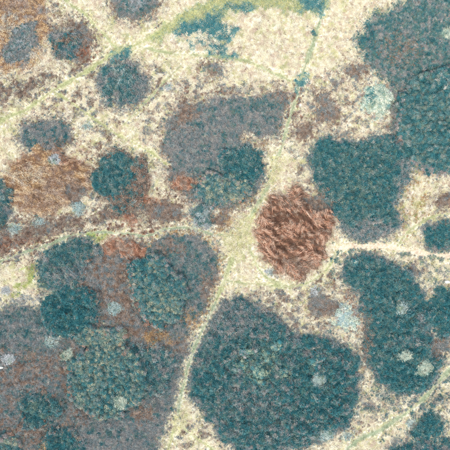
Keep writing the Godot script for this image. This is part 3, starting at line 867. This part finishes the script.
	for k in things.size():
		var t: Dictionary = things[k]
		var root := Node3D.new()
		root.name = numbered(t.name)
		root.position = t.at
		root.set_meta("label", t.label)
		root.set_meta("category", t.cat)
		root.set_meta("group", t.group)
		add_child(root)
		var kind: String = {"heath": "sprig", "shrub": "sprig", "crown": "spray", "bracken": "frond", "tussock": "grass"}[t.style]
		var called: String = {"heath": "foliage", "shrub": "foliage", "crown": "foliage", "bracken": "fronds", "tussock": "blades"}[t.style]
		for v in 3:
			if bufs[k][v].size():
				var o := scatter(called, MESH[kind][v], M.dry if t.style in ["bracken", "tussock"] else M.leaf, bufs[k][v], root)
				o.set_meta("kind", "stuff")
		mound(k, root)

func cover(o: int, x: float, y: float) -> float:
	# how closed the growth is: open and gappy towards the rim of a patch
	var t: Dictionary = things[ids[o]]
	var w: float = {"heath": 9.0, "shrub": 5.0, "crown": 4.0, "bracken": 8.0, "tussock": 2.2}[t.style]
	var gap := 1.0
	if t.style == "shrub" or t.style == "crown":
		gap = 1.0 - .75 * smoothstep(.28, .5, n_fine.get_noise_2d(x * .7 + 150.0, y * .7))
	return gap * clampf(.22 + smoothstep(0.0, w, dist[o] + n_fine.get_noise_2d(x * .8, y * .8) * w * .8 - .6), 0.0, 1.0)

func mound(k: int, root: Node3D) -> void:
	# the dense inner mass of twigs (or matted litter) that carries the outer shoots
	var t: Dictionary = things[k]
	var st := SurfaceTool.new()
	st.begin(Mesh.PRIMITIVE_TRIANGLES)
	st.set_smooth_group(0)
	var at := {}
	var quads := []
	for j in range(0, N - 2, 2):
		for i in range(0, N - 2, 2):
			if ids[j * N + i] == k and dist[j * N + i] > (5.0 if t.style == "heath" else 2.5):
				quads.append(Vector2i(i, j))
	if quads.is_empty():
		return
	var corners := [Vector2i(0, 0), Vector2i(2, 0), Vector2i(0, 2), Vector2i(2, 2)]
	for q in quads:
		for c in corners:
			var v: Vector2i = q + c
			if not at.has(v):
				at[v] = at.size()
				var o := v.y * N + v.x
				st.add_vertex(Vector3(wx(v.x + LO), gmap[o] + maxf(hmap[o] * .62 - .06, -.04), wx(v.y + LO)) - t.at)
	for q in quads:
		for v in [0, 1, 2, 1, 3, 2]:
			st.add_index(at[q + corners[v]])
	st.generate_normals()
	var o := MeshInstance3D.new()
	o.name = "litter" if t.style == "bracken" else "twigs"
	o.mesh = st.commit()
	o.material_override = M.litter if t.style == "bracken" else M.twig
	o.set_meta("kind", "stuff")
	root.add_child(o, true)

func build_turf() -> void:
	var pals := [["D", "D", "T"], ["G", "G", "Y2"], ["G", "P", "G"], ["G", "S", "S"]]
	PAL["Y2"] = [lin(.30, .42, .09), lin(.38, .46, .14)]
	for t in mosses():
		var s: PackedVector2Array = t[1]
		var lo := s[0]
		var hi := s[0]
		for p in s:
			lo = lo.min(p)
			hi = hi.max(p)
		var bufs := [PackedFloat32Array(), PackedFloat32Array()]
		for j in range(clampi(int(lo.y) - 6 - LO, 1, N - 1), clampi(int(hi.y) + 6 - LO, 1, N - 1)):
			for i in range(clampi(int(lo.x) - 6 - LO, 1, N - 1), clampi(int(hi.x) + 6 - LO, 1, N - 1)):
				var o := j * N + i
				if turf[o] <= 0.0 or turf_kind[o] != t[0] or ids[o] >= 0:
					continue
				if not Geometry2D.is_point_in_polygon(Vector2(i + LO, j + LO), s) and rng.randf() < .6:
					continue
				for q in 3:
					if rng.randf() > .8:
						continue
					var x := i + LO + rng.randf() - .5
					var y := j + LO + rng.randf() - .5
					x += rng.randfn(0.0, 1.5)
					y += rng.randfn(0.0, 1.5)
					near_tone = tone_at(x, y)
					var b := Basis(Vector3.UP, rng.randf() * TAU).scaled_local(Vector3.ONE * rng.randf_range(.8, 1.5))
					var list: Array = pals[t[0]]
					var col := pick(list[rng.randi() % 3], .2)
					if rng.randf() < .05:
						col = pick("S", .15)
					put(bufs[rng.randi() % 2], b, Vector3(wx(x), sample(gmap, x, y), wx(y)), col)
		var root := Node3D.new()
		root.name = numbered(t[2])
		root.set_meta("kind", "stuff")
		root.set_meta("label", t[3])
		root.set_meta("category", t[2])
		add_child(root)
		for v in 2:
			if bufs[v].size():
				scatter("blades", MESH.turf[v], M.dry, bufs[v], root)

func build_grass() -> void:
	var bufs := [PackedFloat32Array(), PackedFloat32Array(), PackedFloat32Array()]
	var short := [PackedFloat32Array(), PackedFloat32Array()]
	for j in range(1, N - 1):
		for i in range(1, N - 1):
			var o := j * N + i
			if turf[o] > 0.0 or ids[o] >= 0 and (dist[o] > 7.0 or rng.randf() < cover(o, i + LO, j + LO) * 1.25):
				continue
			var out := i + LO < -14 or j + LO < -14 or i + LO > 464 or j + LO > 464
			if out and rng.randf() < .5:
				continue
			var tr := trail[o]
			for s in (2 if tr > .2 else 1):
				var x := i + LO + rng.randf() - .5
				var y := j + LO + rng.randf() - .5
				var p := Vector3(wx(x), sample(gmap, x, y), wx(y))
				near_tone = tone_at(x, y)
				var yaw := n_warp.get_noise_2d(x * 1.4 + 50.0, y * 1.4) * 9.0 + rng.randfn(0.0, .6)
				if tr > .2:
					if rng.randf() < .8:
						var c0 := trail_colour(trail_tone[o])
						var k0 := rng.randf_range(.75, 1.3)
						var c1 := Color(c0.r * k0, c0.g * k0, c0.b * k0).lerp(pick("S", .1), clampf(1.0 - tr * 1.1 + rng.randf_range(-.2, .2), .03, .9))
						put(short[s % 2], Basis(Vector3.UP, yaw).scaled_local(Vector3.ONE * rng.randf_range(.7, 1.2)), p, c1)
				elif rng.randf() < .82:
					var v := n_patch.get_noise_2d(x * .8 + 900.0, y * .8)
					var col := pick("S", .16)
					if v + rng.randf_range(-.25, .25) > .34 or rng.randf() < halo[o] * .55:
						col = pick("G", .15).lerp(pick("S", .1), .3)
					elif rng.randf() < .07:
						col = pick("B", .3)
					elif n_patch.get_noise_2d(x, y + 700.0) + rng.randf_range(-.3, .3) > .42:
						col = Color(.52, .41, .33)
					put(bufs[rng.randi() % 3], Basis(Vector3.UP, yaw).scaled_local(Vector3.ONE * rng.randf_range(.55, 1.05) * (1.0 - .45 * halo[o])), p, col)
	var root := Node3D.new()
	root.name = "grass"
	root.set_meta("kind", "stuff")
	root.set_meta("label", "pale dry straw-coloured grass covering the open heath")
	root.set_meta("category", "grass")
	add_child(root)
	for v in 3:
		scatter("blades", MESH.swept[v], M.dry, bufs[v], root)
	for v in 2:
		scatter("short_blades", MESH.turf[v], M.dry, short[v], root)

func build_undergrowth() -> void:
	# low scattered heather on the open ground: [x, y, rx, ry, chance, palettes]
	var blobs := [
		[125, 222, 36, 16, .34, "RB"], [178, 205, 22, 14, .3, "RB"], [148, 226, 20, 10, .3, "RB"], [92, 152, 16, 12, .35, "RB"], [196, 98, 20, 8, .35, "RB"], [30, 228, 46, 14, .30, "RB"], [348, 292, 12, 20, .3, "RB"], [290, 105, 14, 14, .25, "RB"],
		[18, 92, 34, 14, .42, "BM"], [95, 108, 30, 16, .40, "BM"], [66, 100, 20, 10, .30, "BM"], [152, 76, 16, 12, .34, "BM"], [156, 112, 14, 24, .40, "BM"],
		[28, 240, 44, 18, .55, "BM"], [8, 240, 30, 22, .45, "BM"], [120, 222, 26, 12, .34, "BB"], [96, 200, 12, 20, .40, "BM"], [100, 140, 12, 10, .45, "BM"],
		[300, 118, 20, 28, .38, "BM"], [336, 96, 24, 20, .30, "BM"], [350, 126, 24, 14, .28, "BM"], [318, 302, 40, 28, .34, "BM"], [262, 300, 24, 10, .40, "BM"],
		[288, 318, 20, 10, .35, "BM"], [388, 404, 34, 14, .38, "MT"], [352, 415, 14, 20, .34, "BM"], [196, 436, 20, 12, .25, "BM"], [425, 268, 26, 16, .35, "MP"],
		[308, 174, 12, 20, .25, "BM"], [262, 92, 44, 8, .40, "BM"], [205, 88, 26, 8, .32, "BM"], [240, 146, 26, 6, .35, "OB"], [184, 92, 18, 10, .35, "BM"],
		[440, 400, 22, 24, .42, "MT"], [418, 442, 30, 10, .4, "TM"], [410, 200, 16, 30, .30, "OG"], [370, 330, 10, 40, .30, "OB"], [84, 70, 16, 10, .35, "BM"],
		[48, 20, 12, 20, .4, "BM"], [146, 24, 14, 8, .3, "BM"], [150, 205, 10, 16, .35, "BM"], [20, 306, 26, 12, .4, "ML"], [340, 262, 10, 14, .25, "TP"], [270, 205, 14, 12, .2, "OG"],
	]
	var bufs := [PackedFloat32Array(), PackedFloat32Array(), PackedFloat32Array()]
	for b in blobs:
		for j in range(int(b[1] - b[3] * 1.3), int(b[1] + b[3] * 1.3)):
			for i in range(int(b[0] - b[2] * 1.3), int(b[0] + b[2] * 1.3)):
				if i < LO + 2 or j < LO + 2 or i > LO + N - 3 or j > LO + N - 3:
					continue
				var o := (j - LO) * N + i - LO
				if ids[o] >= 0 or trail[o] > .15 or turf[o] > 0.0:
					continue
				var e := Vector2((i - b[0]) / b[2], (j - b[1]) / b[3]).length()
				var v := .8 * n_fine.get_noise_2d(i * .42 + 40.0, j * .42) + 1.2 * n_patch.get_noise_2d(i * .8 + 40.0, j * .8)
				if rng.randf() > b[4] * 4.0 * (1.0 - smoothstep(.5, 1.25, e)) * smoothstep(-.15, .5, v):
					continue
				var x := i + rng.randf() - .5
				var y := j + rng.randf() - .5
				near_tone = tone_at(x, y)
				var pal: String = b[5][0] if rng.randf() < .5 + n_patch.get_noise_2d(i * .8, j * .8 + 60.0) else b[5][1]
				var bs := Basis(Vector3.UP, rng.randf() * TAU).scaled_local(Vector3.ONE * rng.randf_range(.35, .8))
				put(bufs[rng.randi() % 3], bs, Vector3(wx(x), sample(gmap, x, y) + .03, wx(y)), pick(pal, .2))
	var root := Node3D.new()
	root.name = "undergrowth"
	root.set_meta("kind", "stuff")
	root.set_meta("label", "scattered low brown heather seedlings speckling the open pale grass")
	root.set_meta("category", "undergrowth")
	add_child(root)
	for v in 3:
		scatter("sprigs", MESH.sprig[v], M.leaf, bufs[v], root)

func build_stone(t: Array) -> void:
	var src := SphereMesh.new()
	src.radius = t[2]
	src.height = t[2] * 1.1
	src.radial_segments = 14
	src.rings = 8
	var arr := src.get_mesh_arrays()
	var pts: PackedVector3Array = arr[Mesh.ARRAY_VERTEX]
	for k in pts.size():
		var p := pts[k]
		pts[k] = p * (1.0 + .55 * n_fine.get_noise_3d(p.x * 9.0 + t[0], p.y * 9.0, p.z * 9.0)) * Vector3(1.5, 1.0, .8)
	arr[Mesh.ARRAY_VERTEX] = pts
	var rough := ArrayMesh.new()
	rough.add_surface_from_arrays(Mesh.PRIMITIVE_TRIANGLES, arr)
	var st := SurfaceTool.new()
	st.append_from(rough, 0, Transform3D.IDENTITY)
	st.generate_normals()
	var m := StandardMaterial3D.new()
	m.albedo_color = lin(.52, .52, .50).linear_to_srgb()
	m.roughness = .9
	var o := MeshInstance3D.new()
	o.name = numbered("stone")
	o.mesh = st.commit()
	o.material_override = m
	o.position = Vector3(wx(t[0]), sample(gmap, t[0], t[1]) + t[2] * .3 + sample(hmap, t[0], t[1]) * .8, wx(t[1]))
	o.set_meta("label", t[3])
	o.set_meta("category", "stone")
	o.set_meta("group", "white stones")
	add_child(o)
